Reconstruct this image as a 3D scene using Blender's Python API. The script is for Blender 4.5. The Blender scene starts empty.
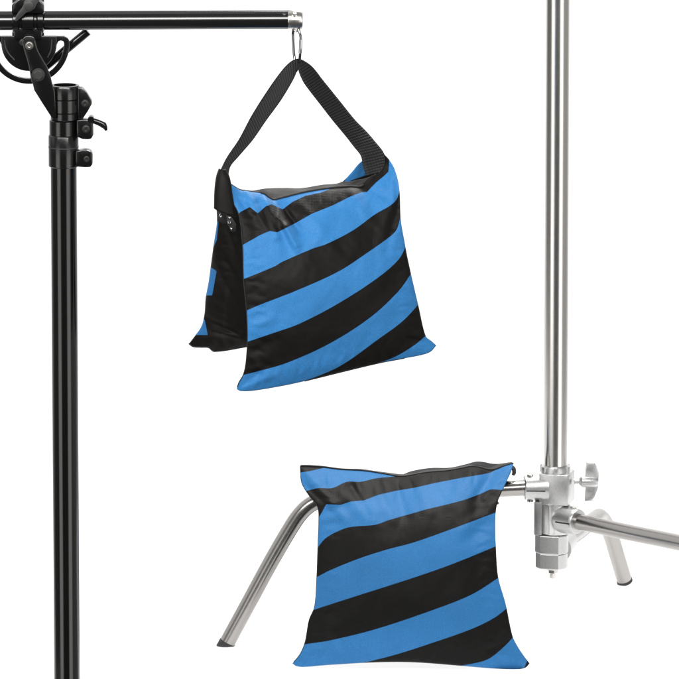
import bpy, bmesh, math
from mathutils import Vector, Matrix, noise

R = math.radians
scn = bpy.context.scene
C = scn.collection

# ------------------------------------------------------------------ camera
ELEV, DIST, S = R(11.0), 12.0, 0.00146          # S = metres per photo pixel at the column
HALF = 339.5
TARGET = Vector((0, 0, 302.5 * S / math.cos(ELEV)))
LOC = TARGET + Vector((0, -DIST * math.cos(ELEV), DIST * math.sin(ELEV)))
FWD = (TARGET - LOC).normalized()
RGT = Vector((1, 0, 0))
UPV = RGT.cross(FWD)
W = 679 * S / DIST

cam_d = bpy.data.cameras.new('camera')
cam_d.sensor_width = 36
cam_d.lens = 36 / W
cam_d.clip_end = 200
cam = bpy.data.objects.new('camera', cam_d)
C.objects.link(cam)
cam.location = LOC
cam.rotation_euler = (math.pi / 2 - ELEV, 0, 0)
scn.camera = cam


def ray(px, py):
    return FWD + RGT * ((px - HALF) / 679 * W) + UPV * ((HALF - py) / 679 * W)


def P(px, py, Y):
    d = ray(px, py)
    return LOC + d * ((Y - LOC.y) / d.y)


def PZ(px, py, Z):
    d = ray(px, py)
    return LOC + d * ((Z - LOC.z) / d.z)


def sc(Y):                                       # metres per photo pixel at depth Y
    return S * (DIST + Y * math.cos(ELEV)) / DIST


# ------------------------------------------------------------------ materials
def new_mat(name):
    m = bpy.data.materials.new(name)
    m.use_nodes = True
    nt = m.node_tree
    return m, nt, nt.nodes['Principled BSDF'], nt.nodes, nt.links


def noise_node(nt, scale, detail=4, rough=.6, vec=None):
    n = nt.nodes.new('ShaderNodeTexNoise')
    n.inputs['Scale'].default_value = scale
    n.inputs['Detail'].default_value = detail
    n.inputs['Roughness'].default_value = rough
    if vec:
        nt.links.new(vec, n.inputs['Vector'])
    return n


def coords(nt, scale=(1, 1, 1), out='Object'):
    tc = nt.nodes.new('ShaderNodeTexCoord')
    mp = nt.nodes.new('ShaderNodeMapping')
    mp.inputs['Scale'].default_value = scale
    nt.links.new(tc.outputs[out], mp.inputs['Vector'])
    return mp.outputs['Vector']


def metal(name, col, rough, var=.06, scale=(60, 60, 4), bump=0.0, bscale=900, metallic=1.0, ior=1.5, coat=0.0, cvar=0.0):
    m, nt, b, N, L = new_mat(name)
    b.inputs['Base Color'].default_value = (*col, 1)
    b.inputs['Metallic'].default_value = metallic
    b.inputs['IOR'].default_value = ior
    b.inputs['Coat Weight'].default_value = coat
    v = coords(nt, scale)
    n = noise_node(nt, 8, 5, .6, v)
    mr = N.new('ShaderNodeMapRange')
    mr.inputs['To Min'].default_value = max(.02, rough - var)
    mr.inputs['To Max'].default_value = rough + var
    L.new(n.outputs['Fac'], mr.inputs['Value'])
    L.new(mr.outputs['Result'], b.inputs['Roughness'])
    if cvar:
        n3 = noise_node(nt, 420, 4, .7, coords(nt))
        m3 = N.new('ShaderNodeMapRange'); m3.inputs['From Min'].default_value = .3; m3.inputs['From Max'].default_value = .7
        m3.inputs['To Min'].default_value = 1 - cvar; m3.inputs['To Max'].default_value = 1 + cvar*.5
        L.new(n3.outputs['Fac'], m3.inputs['Value'])
        h3 = N.new('ShaderNodeHueSaturation'); h3.inputs['Color'].default_value = (*col, 1)
        L.new(m3.outputs['Result'], h3.inputs['Value']); L.new(h3.outputs['Color'], b.inputs['Base Color'])
    if bump:
        n2 = noise_node(nt, bscale, 3, .6, coords(nt))
        bp = N.new('ShaderNodeBump')
        bp.inputs['Strength'].default_value = bump
        bp.inputs['Distance'].default_value = .0012
        L.new(n2.outputs['Fac'], bp.inputs['Height'])
        L.new(bp.outputs['Normal'], b.inputs['Normal'])
    return m


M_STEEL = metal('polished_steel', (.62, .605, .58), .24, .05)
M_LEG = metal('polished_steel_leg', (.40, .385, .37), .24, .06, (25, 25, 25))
M_CAST = metal('cast_aluminium', (.64, .64, .635), .38, .12, (60, 60, 60), .16, 420, cvar=.1)
M_CASTD = metal('cast_aluminium_dark', (.36, .36, .36), .45, .08, (60, 60, 60), .16, 420, cvar=.1)
M_BOLTD = metal('blackened_bolt', (.16, .155, .15), .3)
M_HOOK = metal('dark_chrome', (.26, .26, .26), .14, .04)
M_BOLT = metal('bolt_steel', (.62, .60, .57), .28)
M_CHROME = metal('chrome', (.55, .55, .55), .12, .04)
M_BLACK = metal('black_gloss_metal', (.003, .003, .003), .13, .03, (40, 40, 6), 0, 900, 0.0, 1.56)
M_BOOM = metal('black_anodised_boom', (.004, .004, .004), .17, .03, (6, 40, 40), 0, 900, 0.0, 1.8)
M_BLACKM = metal('black_satin_metal', (.004, .004, .004), .16, .05, (30, 30, 30), .06, 900, 0.0, 1.56)
M_GREY = metal('dark_grey_knob', (.03, .03, .03), .36, .08, (30, 30, 30), .2, 900, 0.0, 1.5)
M_RUBBER = metal('black_rubber', (.03, .03, .032), .6, .1, (30, 30, 30), .3, 900, 0.0, 1.5)


def fabric():
    m, nt, b, N, L = new_mat('striped_nylon')
    at = N.new('ShaderNodeAttribute'); at.attribute_name = 'stripe'
    mr = N.new('ShaderNodeMapRange')
    mr.inputs['From Min'].default_value = -.22
    mr.inputs['From Max'].default_value = .22
    L.new(at.outputs['Fac'], mr.inputs['Value'])
    v = coords(nt)
    big = noise_node(nt, 30, 3, .5, v)
    mx = N.new('ShaderNodeMix'); mx.data_type = 'RGBA'
    mx.inputs['A'].default_value = (.0050, .0045, .0042, 1)
    mx.inputs['B'].default_value = (.033, .184, .445, 1)
    L.new(mr.outputs['Result'], mx.inputs['Factor'])
    thr = noise_node(nt, 700, 2, .7, v)
    hsv = N.new('ShaderNodeHueSaturation')
    r2 = N.new('ShaderNodeMapRange')
    r2.inputs['To Min'].default_value = .9; r2.inputs['To Max'].default_value = 1.1
    L.new(big.outputs['Fac'], r2.inputs['Value'])
    r3 = N.new('ShaderNodeMapRange'); r3.inputs['From Min'].default_value = .3; r3.inputs['From Max'].default_value = .7
    r3.inputs['To Min'].default_value = .86; r3.inputs['To Max'].default_value = 1.14
    L.new(thr.outputs['Fac'], r3.inputs['Value'])
    ml = N.new('ShaderNodeMath'); ml.operation = 'MULTIPLY'
    L.new(r2.outputs['Result'], ml.inputs[0]); L.new(r3.outputs['Result'], ml.inputs[1])
    L.new(ml.outputs[0], hsv.inputs['Value'])
    L.new(mx.outputs['Result'], hsv.inputs['Color'])
    L.new(hsv.outputs['Color'], b.inputs['Base Color'])
    b.inputs['Roughness'].default_value = .5
    b.inputs['IOR'].default_value = 1.24
    b.inputs['Sheen Weight'].default_value = .06
    b.inputs['Sheen Roughness'].default_value = .4
    b.inputs['Sheen Tint'].default_value = (1, .9, .85, 1)
    # woven thread relief
    wx = N.new('ShaderNodeTexWave'); wx.bands_direction = 'X'
    wz = N.new('ShaderNodeTexWave'); wz.bands_direction = 'Z'
    for w in (wx, wz):
        w.inputs['Scale'].default_value = 190
        w.inputs['Distortion'].default_value = 1.5
        w.inputs['Detail'].default_value = 1
        L.new(v, w.inputs['Vector'])
    ad = N.new('ShaderNodeMath'); ad.operation = 'ADD'
    L.new(wx.outputs['Fac'], ad.inputs[0]); L.new(wz.outputs['Fac'], ad.inputs[1])
    fine = noise_node(nt, 420, 3, .6, v)
    ad2 = N.new('ShaderNodeMath'); ad2.operation = 'ADD'
    L.new(ad.outputs[0], ad2.inputs[0]); L.new(fine.outputs['Fac'], ad2.inputs[1])
    bp = N.new('ShaderNodeBump')
    bp.inputs['Strength'].default_value = .15
    bp.inputs['Distance'].default_value = .0006
    L.new(ad2.outputs[0], bp.inputs['Height'])
    L.new(bp.outputs['Normal'], b.inputs['Normal'])
    return m


def webbing():
    m, nt, b, N, L = new_mat('black_webbing')
    uv = N.new('ShaderNodeTexCoord')
    mp = N.new('ShaderNodeMapping'); mp.inputs['Scale'].default_value = (9, 105, 1)
    L.new(uv.outputs['UV'], mp.inputs['Vector'])
    w1 = N.new('ShaderNodeTexWave'); w1.bands_direction = 'Y'; w1.inputs['Scale'].default_value = .32
    w1.inputs['Distortion'].default_value = 1.2
    w2 = N.new('ShaderNodeTexWave'); w2.bands_direction = 'X'; w2.inputs['Scale'].default_value = .3
    L.new(mp.outputs['Vector'], w1.inputs['Vector']); L.new(mp.outputs['Vector'], w2.inputs['Vector'])
    ma = N.new('ShaderNodeMath'); ma.operation = 'MULTIPLY_ADD'; ma.inputs[1].default_value = .45; ma.inputs[2].default_value = .55
    L.new(w2.outputs['Fac'], ma.inputs[0])
    ad = N.new('ShaderNodeMath'); ad.operation = 'MULTIPLY'
    L.new(w1.outputs['Fac'], ad.inputs[0]); L.new(ma.outputs[0], ad.inputs[1])
    cr = N.new('ShaderNodeValToRGB')
    cr.color_ramp.elements[0].color = (.002, .002, .0022, 1)
    cr.color_ramp.elements[1].color = (.021, .021, .022, 1)
    L.new(ad.outputs[0], cr.inputs['Fac']); L.new(cr.outputs['Color'], b.inputs['Base Color'])
    b.inputs['Roughness'].default_value = .6
    b.inputs['IOR'].default_value = 1.33
    bp = N.new('ShaderNodeBump'); bp.inputs['Strength'].default_value = .6; bp.inputs['Distance'].default_value = .001
    L.new(ad.outputs[0], bp.inputs['Height']); L.new(bp.outputs['Normal'], b.inputs['Normal'])
    return m


M_FAB = fabric()
M_WEB = webbing()
M_TRIM = metal('black_nylon_trim', (.008, .008, .009), .55, .08, (30, 30, 30), .4, 1200, 0.0, 1.45)


def paper():
    m = bpy.data.materials.new('white_backdrop_acrylic'); m.use_nodes = True
    nt = m.node_tree; N = nt.nodes; L = nt.links
    for n in list(N): N.remove(n)
    out = N.new('ShaderNodeOutputMaterial')
    d = N.new('ShaderNodeBsdfDiffuse'); t = N.new('ShaderNodeBsdfTranslucent')
    nz = noise_node(nt, 3, 2, .5, coords(nt))
    cr = N.new('ShaderNodeValToRGB')
    cr.color_ramp.elements[0].color = (.86, .86, .86, 1); cr.color_ramp.elements[1].color = (.9, .9, .9, 1)
    L.new(nz.outputs['Fac'], cr.inputs['Fac'])
    L.new(cr.outputs['Color'], d.inputs['Color']); L.new(cr.outputs['Color'], t.inputs['Color'])
    mx = N.new('ShaderNodeMixShader'); mx.inputs['Fac'].default_value = .5
    L.new(d.outputs[0], mx.inputs[1]); L.new(t.outputs[0], mx.inputs[2]); L.new(mx.outputs[0], out.inputs['Surface'])
    return m


# ------------------------------------------------------------------ object helpers
def thing(name, label, cat, loc, group=None):
    o = bpy.data.objects.new(name, None); C.objects.link(o)
    o.empty_display_size = .05
    o.location = loc; o['label'] = label; o['category'] = cat
    if group: o['group'] = group
    return o


def origin_of(parent):
    v = Vector((0, 0, 0)); p = parent
    while p is not None:
        v += p.location; p = p.parent
    return v


def obj(name, bm, mat, parent=None, smooth=True, angle=38):
    """link a world-space bmesh as ONE object under parent"""
    off = origin_of(parent)
    if off.length > 0:
        bmesh.ops.translate(bm, verts=bm.verts, vec=-off)
    bmesh.ops.recalc_face_normals(bm, faces=bm.faces)
    me = bpy.data.meshes.new(name); bm.to_mesh(me); bm.free()
    me.materials.append(mat)
    if smooth:
        for p in me.polygons: p.use_smooth = True
        me.set_sharp_from_angle(angle=R(angle))
    o = bpy.data.objects.new(name, me); C.objects.link(o)
    if parent: o.parent = parent
    return o


def spline(pts, n, closed=False):
    """Catmull-Rom through pts, n samples even in arc length"""
    pts = [Vector(p) for p in pts]
    dense = []
    m = len(pts)
    segs = m if closed else m - 1
    for i in range(segs):
        if closed:
            p0, p1, p2, p3 = pts[i - 1], pts[i], pts[(i + 1) % m], pts[(i + 2) % m]
        else:
            p1, p2 = pts[i], pts[i + 1]
            p0 = pts[i - 1] if i > 0 else p1 * 2 - p2
            p3 = pts[i + 2] if i + 2 < m else p2 * 2 - p1
        # centripetal-ish: limit overshoot by shortening tangents
        d = (p2 - p1).length
        t1 = (p2 - p0); t2 = (p3 - p1)
        t1 = t1 * (d / max(1e-9, (p1 - p0).length + d)) ; t2 = t2 * (d / max(1e-9, (p3 - p2).length + d))
        for k in range(16):
            t = k / 16
            h1 = 2*t**3 - 3*t**2 + 1; h2 = t**3 - 2*t**2 + t; h3 = -2*t**3 + 3*t**2; h4 = t**3 - t**2
            dense.append(p1*h1 + t1*h2 + p2*h3 + t2*h4)
    dense.append(pts[0].copy() if closed else pts[-1].copy())
    cum = [0]
    for a, b in zip(dense, dense[1:]): cum.append(cum[-1] + (b - a).length)
    out = []; j = 0
    for i in range(n):
        s = cum[-1] * i / (n if closed else n - 1)
        while j < len(cum) - 2 and cum[j + 1] < s: j += 1
        f = (s - cum[j]) / max(1e-12, cum[j + 1] - cum[j])
        out.append(dense[j].lerp(dense[j + 1], min(1, f)))
    return out


def add_tube(bm, path, rad, n=32, closed=False, cap=True, hole=0):
    rads = rad if isinstance(rad, (list, tuple)) else [rad] * len(path)
    m = len(path)
    rings = []; nrm = None
    for i, p in enumerate(path):
        if closed: t = (path[(i + 1) % m] - path[i - 1]).normalized()
        else: t = (path[min(i + 1, m - 1)] - path[max(i - 1, 0)]).normalized()
        if nrm is None:
            nrm = t.orthogonal().normalized()
        nrm = (nrm - t * nrm.dot(t)).normalized()
        b = t.cross(nrm)
        rings.append([bm.verts.new(p + (nrm * math.cos(2*math.pi*k/n) + b * math.sin(2*math.pi*k/n)) * rads[i]) for k in range(n)])
    for i in range(m if closed else m - 1):
        a, c = rings[i], rings[(i + 1) % m]
        for k in range(n):
            bm.faces.new((a[k], a[(k+1) % n], c[(k+1) % n], c[k]))
    if not closed and cap:
        bm.faces.new(rings[0][::-1]); bm.faces.new(rings[-1])
    return bm


def tube(path, rad, n=32, closed=False):
    return add_tube(bmesh.new(), path, rad, n, closed)


def add_lathe(bm, o, axis, prof, n=40):
    """prof: list of (dist along axis, radius)"""
    axis = axis.normalized(); u = axis.orthogonal().normalized(); v = axis.cross(u)
    rings = []
    for h, r in prof:
        if r < 1e-7: rings.append([bm.verts.new(o + axis * h)])
        else: rings.append([bm.verts.new(o + axis*h + (u*math.cos(2*math.pi*k/n) + v*math.sin(2*math.pi*k/n))*r) for k in range(n)])
    for a, c in zip(rings, rings[1:]):
        for k in range(n):
            l = (k + 1) % n
            if len(a) == 1 and len(c) == 1: continue
            if len(a) == 1: bm.faces.new((a[0], c[l], c[k]))
            elif len(c) == 1: bm.faces.new((a[k], a[l], c[0]))
            else: bm.faces.new((a[k], a[l], c[l], c[k]))
    for r, f in ((rings[0], True), (rings[-1], False)):
        if len(r) > 1: bm.faces.new(r[::-1] if f else r)
    return bm


def lathe(o, axis, prof, n=40):
    return add_lathe(bmesh.new(), o, axis, prof, n)


def bevel(bm, faces_from, w, seg=2, ang=30):
    es = [e for e in bm.edges if e.index < 0 or True]
    es = [e for e in bm.edges if len(e.link_faces) == 2 and e.calc_face_angle(0) > R(ang) and any(f in faces_from for f in e.link_faces)]
    if es and w > 0:
        bmesh.ops.bevel(bm, geom=es, offset=w, segments=seg, affect='EDGES', profile=.5, clamp_overlap=True)


def add_prism(bm, poly, Y, thick, bev=.6):
    """photo-plane polygon given real depth Y and thickness (m), bevelled (bev in px)"""
    tmp = bmesh.new()
    k = sc(Y)
    pts = [P(x, y, Y) for x, y in poly]
    f = [tmp.verts.new(p + Vector((0, -thick/2, 0))) for p in pts]
    b = [tmp.verts.new(p + Vector((0, thick/2, 0))) for p in pts]
    tmp.faces.new(f); tmp.faces.new(b[::-1])
    n = len(pts)
    for i in range(n): tmp.faces.new((f[i], f[(i+1) % n], b[(i+1) % n], b[i]))
    bmesh.ops.recalc_face_normals(tmp, faces=tmp.faces)
    if bev: bevel(tmp, set(tmp.faces), bev * k)
    me = bpy.data.meshes.new('tmp'); tmp.to_mesh(me); tmp.free()
    bm.from_mesh(me); bpy.data.meshes.remove(me)
    return bm


def prism(poly, Y, thick, bev=.6):
    return add_prism(bmesh.new(), poly, Y, thick, bev)


def add_box(bm, c, dx, dy, dz, rz=0, bev=.001, mat=None):
    tmp = bmesh.new()
    bmesh.ops.create_cube(tmp, size=1)
    bmesh.ops.scale(tmp, vec=(dx, dy, dz), verts=tmp.verts)
    if bev: bevel(tmp, set(tmp.faces), bev)
    M = Matrix.Translation(c) @ (mat if mat else Matrix.Rotation(rz, 4, 'Z'))
    bmesh.ops.transform(tmp, matrix=M, verts=tmp.verts)
    me = bpy.data.meshes.new('tmp'); tmp.to_mesh(me); tmp.free()
    bm.from_mesh(me); bpy.data.meshes.remove(me)
    return bm


def add_hexbolt(bm, c, axis, r, h, hexn=6):
    """washer, round head and a hex socket sunk into it"""
    axis = axis.normalized()
    add_lathe(bm, c, axis, [(0, r*1.35), (h*.25, r*1.35), (h*.27, r*1.05), (h*.85, r), (h, r*.86), (h, r*.52), (h*.45, r*.48), (h*.45, 0)], 30)
    return bm


def add_hexnut(bm, c, axis, r, h):
    axis = axis.normalized()
    add_lathe(bm, c, axis, [(0, r*1.25), (h*.2, r*1.25), (h*.21, r*1.1)], 28)
    add_lathe(bm, c + axis*h*.22, axis, [(0, r), (h*.6, r), (h*.75, r*.84)], 6)
    return bm


FRONT = Vector((0, -1, 0))

# ------------------------------------------------------------------ setting
bm = bmesh.new()
prof = [(-.62, 0), (1.0, 0)]
for k in range(1, 13):
    a = math.pi / 2 * k / 12
    prof.append((1.0 + .6 * math.sin(a), .6 - .6 * math.cos(a)))
prof.append((1.6, 2.0))
cols = []
for x in (-1, 1):
    cols.append([bm.verts.new((x*(1.3 if y < 0 else 2.1), y, z)) for y, z in prof])
for i in range(len(prof) - 1):
    bm.faces.new((cols[0][i], cols[1][i], cols[1][i+1], cols[0][i+1]))
bd = obj('backdrop', bm, paper(), None, True, 60)
bd['kind'] = 'structure'
# the darker studio floor that the boom stand is set on, in front of the white table
fb = bmesh.new()
add_box(fb, Vector((-.72, -1.04, -.02)), 1.0, .8, .04, 0, .002)
fl_o = obj('floor', fb, metal('grey_studio_floor', (.3, .3, .3), .7, .1, (4, 4, 4), .3, 300, 0.0, 1.45), None, True, 40)
fl_o['kind'] = 'structure'

# ------------------------------------------------------------------ striped bag helpers
def seg_dist(px, py, a, b):
    ax, ay = a; bx, by = b
    dx, dy = bx - ax, by - ay
    t = ((px-ax)*dx + (py-ay)*dy) / max(1e-9, dx*dx + dy*dy)
    t = max(0, min(1, t))
    return math.hypot(px - ax - t*dx, py - ay - t*dy), t


def poly_sd(px, py, poly):
    """signed distance, positive inside"""
    d = 1e9; ins = False; n = len(poly)
    for i in range(n):
        a, b = poly[i], poly[(i+1) % n]
        d = min(d, seg_dist(px, py, a, b)[0])
        if (a[1] > py) != (b[1] > py) and px < (b[0]-a[0])*(py-a[1])/(b[1]-a[1]) + a[0]: ins = not ins
    return d if ins else -d


def curve_y(pl, x):
    if x <= pl[0][0]:
        (x0, y0), (x1, y1) = pl[0], pl[1]
    elif x >= pl[-1][0]:
        (x0, y0), (x1, y1) = pl[-2], pl[-1]
    else:
        for (x0, y0), (x1, y1) in zip(pl, pl[1:]):
            if x0 <= x <= x1: break
    return y0 + (y1 - y0) * (x - x0) / max(1e-6, x1 - x0)


def smooth_lines(lines):
    out = []
    for pl in lines:
        if len(pl) >= 15:                        # creased bands keep their kinks
            out.append(pl); continue
        pts = spline([(x, y, 0) for x, y in pl], 70)
        q = [(pts[0].x, pts[0].y)]
        for p in pts[1:]:
            if p.x > q[-1][0] + .05: q.append((p.x, p.y))
        out.append(q)
    return out


def stripe_fn(lines, first_blue=True):
    ls = smooth_lines(lines)
    def f(px, py):
        ys = [curve_y(l, px) for l in ls]
        n = sum(1 for y in ys if y < py)
        d = min(abs(py - y) for y in ys)
        blue = (n % 2 == 0) == first_blue
        return max(-6, min(6, d)) * (1 if blue else -1)
    return f


def coons(T, B, Lc, Rc, nu, nv):
    T = spline([(x, y, 0) for x, y in T], nu + 1); B = spline([(x, y, 0) for x, y in B], nu + 1)
    Lc = spline([(x, y, 0) for x, y in Lc], nv + 1); Rc = spline([(x, y, 0) for x, y in Rc], nv + 1)
    g = []
    for j in range(nv + 1):
        v = j / nv; row = []
        for i in range(nu + 1):
            u = i / nu
            p = T[i]*(1-v) + B[i]*v + Lc[j]*(1-u) + Rc[j]*u - (T[0]*(1-u)*(1-v) + T[-1]*u*(1-v) + B[0]*(1-u)*v + B[-1]*u*v)
            row.append((p.x, p.y))
        g.append(row)
    return g


def wrinkle(px, py, folds, seed):
    """fold relief in photo pixels, + = towards the viewer"""
    h = 0
    for a, b, w, amp in folds:
        d, t = seg_dist(px, py, a, b)
        h += 1.9 * amp * math.exp(-(d/w)**2) * (1 - .65*t)
    h += 2.1 * noise.noise(Vector((px/46, py/46, seed)))
    h += .9 * noise.noise(Vector(((px + .5*py)/17, (py - .5*px)/30, seed + 7)))
    h += .22 * noise.noise(Vector((px/6, py/7, seed + 13)))
    return h


def pouch(name, parent, curves, nu, nv, plane, bulge_f, bulge_b, sfun, sback, folds, seed, floor=None, sag=.5, flat=.5):
    """pillow: front and back sheets sewn along the outline; real depth from plane(px,py,u,v)"""
    T, B, Lc, Rc = curves
    g = coons(T, B, Lc, Rc, nu, nv)
    bm = bmesh.new()
    lay = bm.verts.layers.float.new('stripe')
    front, back = [], []
    for j in range(nv + 1):
        fr, bk = [], []
        for i in range(nu + 1):
            u, v = i/nu, j/nv
            px, py = g[j][i]
            Y0 = plane(px, py, u, v)
            k = sc(Y0)
            e = max(0, math.sin(math.pi*u)*math.sin(math.pi*v)) ** flat * (1 - sag + 2*sag*v)
            edge = min(1, 7*min(u, 1-u, v*1.0, 1-v))
            pk = .32 * (1-edge) * edge * 4 * (math.sin(py*.55 + 3*noise.noise(Vector((px*.1, py*.1, seed)))) if min(u, 1-u) < min(v, 1-v) else math.sin(px*.5 + 3*noise.noise(Vector((px*.1, py*.1, seed)))))
            rel = wrinkle(px, py, folds, seed) * min(1, .15 + edge) * (0 if edge == 0 else 1) + pk
            p = P(px, py, Y0 - max(.25*e*bulge_f, e*bulge_f + rel)*k)
            if floor is not None and p.z < floor: p = PZ(px, py, floor)
            vv = bm.verts.new(p); vv[lay] = sfun(px, py); fr.append(vv)
            if i in (0, nu) or j in (0, nv): bk.append(vv)
            else:
                q = P(px, py, Y0 + (e*bulge_b)*k)
                if floor is not None and q.z < floor: q.z = floor
                w = bm.verts.new(q); w[lay] = sback(px, py); bk.append(w)
        front.append(fr); back.append(bk)
    for j in range(nv):
        for i in range(nu):
            bm.faces.new((front[j][i], front[j+1][i], front[j+1][i+1], front[j][i+1]))
            q = (back[j][i], back[j][i+1], back[j+1][i+1], back[j+1][i])
            try: bm.faces.new(q)
            except ValueError: pass
    outline = [front[0][i].co.copy() for i in range(nu)] + [front[j][nu].co.copy() for j in range(nv)] + \
              [front[nv][i].co.copy() for i in range(nu, 0, -1)] + [front[j][0].co.copy() for j in range(nv, 0, -1)]
    sides = dict(top=[x.co.copy() for x in front[0]], bottom=[x.co.copy() for x in front[nv]],
                 left=[r[0].co.copy() for r in front], right=[r[nu].co.copy() for r in front])
    o = obj(name, bm, M_FAB, parent, True, 180)
    return o, sides


def sheet(name, parent, A, B, mat, nv=10, arch=Vector((0, 0, 0)), stripe=-5, thick=.0015):
    """cloth panel lofted between two equal-length edges"""
    bm = bmesh.new(); lay = bm.verts.layers.float.new('stripe'); rows = []
    for j in range(nv + 1):
        t = j/nv
        rows.append([bm.verts.new(a.lerp(b, t) + arch*(4*t*(1-t)) + Vector((0, 0, .0012*math.sin(math.pi*t)*noise.noise(a*40 + Vector((0, t*3, 0)))))) for a, b in zip(A, B)])
    for r in rows:
        for v in r: v[lay] = stripe
    for j in range(nv):
        for i in range(len(A) - 1):
            bm.faces.new((rows[j][i], rows[j][i+1], rows[j+1][i+1], rows[j+1][i]))
    o = obj(name, bm, mat, parent, True, 180)
    md = o.modifiers.new('thickness', 'SOLIDIFY'); md.thickness = thick; md.offset = 0
    return o


def ribbon(name, parent, outer, inner, mat, n=90, thick=.0022, nu=6):
    """woven strap between two 3D edge polylines, with UVs (u across, v along)"""
    A = spline(outer, n); B = spline(inner, n)
    bm = bmesh.new(); uvl = bm.loops.layers.uv.new('UVMap'); rows = []
    for a, b in zip(A, B):
        rows.append([bm.verts.new(a.lerp(b, k/nu)) for k in range(nu + 1)])
    for j in range(n - 1):
        for k in range(nu):
            f = bm.faces.new((rows[j][k], rows[j][k+1], rows[j+1][k+1], rows[j+1][k]))
            for l, (uu, vv) in zip(f.loops, ((k, j), (k+1, j), (k+1, j+1), (k, j+1))):
                l[uvl].uv = (uu/nu, vv/(n-1))
    o = obj(name, bm, mat, parent, True, 180)
    md = o.modifiers.new('thickness', 'SOLIDIFY'); md.thickness = thick; md.offset = 0
    return o


# ================================================================== 1. chrome stand
CX = 554.5
col_x = P(CX, 642, 0).x
ST = thing('light_stand', 'polished steel light stand on three bent legs with a cast silver hub and wing nut', 'light stand', (col_x, 0, 0))


def zp(py, Y=0):                                  # height of a photo row at depth Y
    return P(CX, py, Y).z


AX = Vector((col_x, 0, 0))
obj('column', lathe(AX + Vector((0, 0, zp(500))), Vector((0, 0, 1)), [(0, 12*S), (1.15, 12*S)], 64), M_STEEL, ST)
# collar at the foot of the column
zc = zp(472)
hub = lathe(AX + Vector((0, 0, zc)), Vector((0, 0, 1)), [(-2*S, 14.3*S), (6*S, 14.3*S), (7.2*S, 13.6*S), (7.3*S, 12.4*S)], 48)
obj('collar', hub, M_CAST, ST)
bm = bmesh.new()
for a in (35, 95, 150, 215, 275, 330):
    d = Vector((math.cos(R(a)), math.sin(R(a)), 0))
    add_box(bm, AX + d*14.5*S + Vector((0, 0, zc + 3*S)), 2.2*S, 6*S, 8*S, R(a), .0006)
obj('collar_lug', bm, M_CAST, ST)

AZ = {'left': R(185), 'rear': R(76), 'right': R(-44.5)}


def d2(a): return Vector((math.cos(a), math.sin(a), 0))


def slit(name, axis, z, prof, up=.7):
    """thin dark saw cut following a clamp sleeve on the viewer's side"""
    side = Vector((axis.y, -axis.x, 0))
    if side.y > 0: side = -side
    m = bmesh.new(); rows = []
    for h, r in prof:
        c = AX + axis*h*S + side*(r + .25)*S + Vector((0, 0, z))
        rows.append([m.verts.new(c + Vector((0, 0, q*S)) + side*e*S) for q, e in ((-up, 0), (up, 0), (up, -2), (-up, -2))])
    for a, b in zip(rows, rows[1:]):
        for k in range(4): m.faces.new((a[k], a[(k+1) % 4], b[(k+1) % 4], b[k]))
    m.faces.new(rows[0]); m.faces.new(rows[-1][::-1])
    return obj(name, m, M_RUBBER, ST, False)


# upper casting, clamps the left leg
zu = zp(487)
U = bmesh.new()
add_box(U, AX + Vector((1.5*S, 0, zu)), 30*S, 31*S, 32*S, R(-14), .0022)
dl = d2(AZ['left'])
add_lathe(U, AX + dl*8*S + Vector((0, 0, zu)), dl, [(0, 16*S), (9*S, 14.2*S), (20*S, 12.6*S), (22.6*S, 12.4*S), (23.4*S, 11.6*S), (23.5*S, 8.4*S)], 40)
obj('leg_clamp', U, M_CAST, ST)
slit('clamp_slit', dl, zu - 1.0*S, [(12, 15.6), (17, 14.2), (28, 12.6), (30.6, 12.4)], .55)
for dz in (12.2, -12.0):
    obj('bolt', lathe(AX + dl*25.5*S + Vector((0, -3*S, zu + dz*S)), Vector((0, 0, 1 if dz > 0 else -1)), [(0, 3.1*S), (1.8*S, 3.1*S), (2.3*S, 2.4*S)], 20), M_BOLT, ST)
# thumb screw
tz = zp(481)
ts = lathe(Vector((P(574, 481, 0).x, -2*S, tz)), Vector((1, 0, 0)), [(0, 3.1*S), (1.2*S, 3.1*S), (1.4*S, 2.1*S), (2.4*S, 2.1*S), (2.6*S, 2.9*S), (3.6*S, 2.9*S), (3.8*S, 2.1*S), (5*S, 2.1*S), (5.2*S, 3.4*S), (7*S, 4.6*S), (8*S, 6.0*S), (22*S, 6.3*S), (24*S, 5.4*S), (24.6*S, 3.5*S), (24.7*S, 0)], 36)
wn = obj('wing_nut', ts, M_CAST, ST)
YW = -2*S
wing = bmesh.new()
add_prism(wing, [(586.2, 462.2), (588, 461.6), (594.6, 462.6), (596.6, 466), (598.8, 472.5), (599, 477.5), (585.2, 477.5), (585.4, 470)], YW, 6.2*S, .8)
add_prism(wing, [(585.6, 484.5), (598.8, 484.5), (597.4, 489.5), (594.6, 496.5), (592.4, 500.2), (585, 500.6), (584.4, 499.6), (585, 491)], YW, 6.2*S, .8)
obj('wing', wing, M_CAST, wn)

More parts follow.
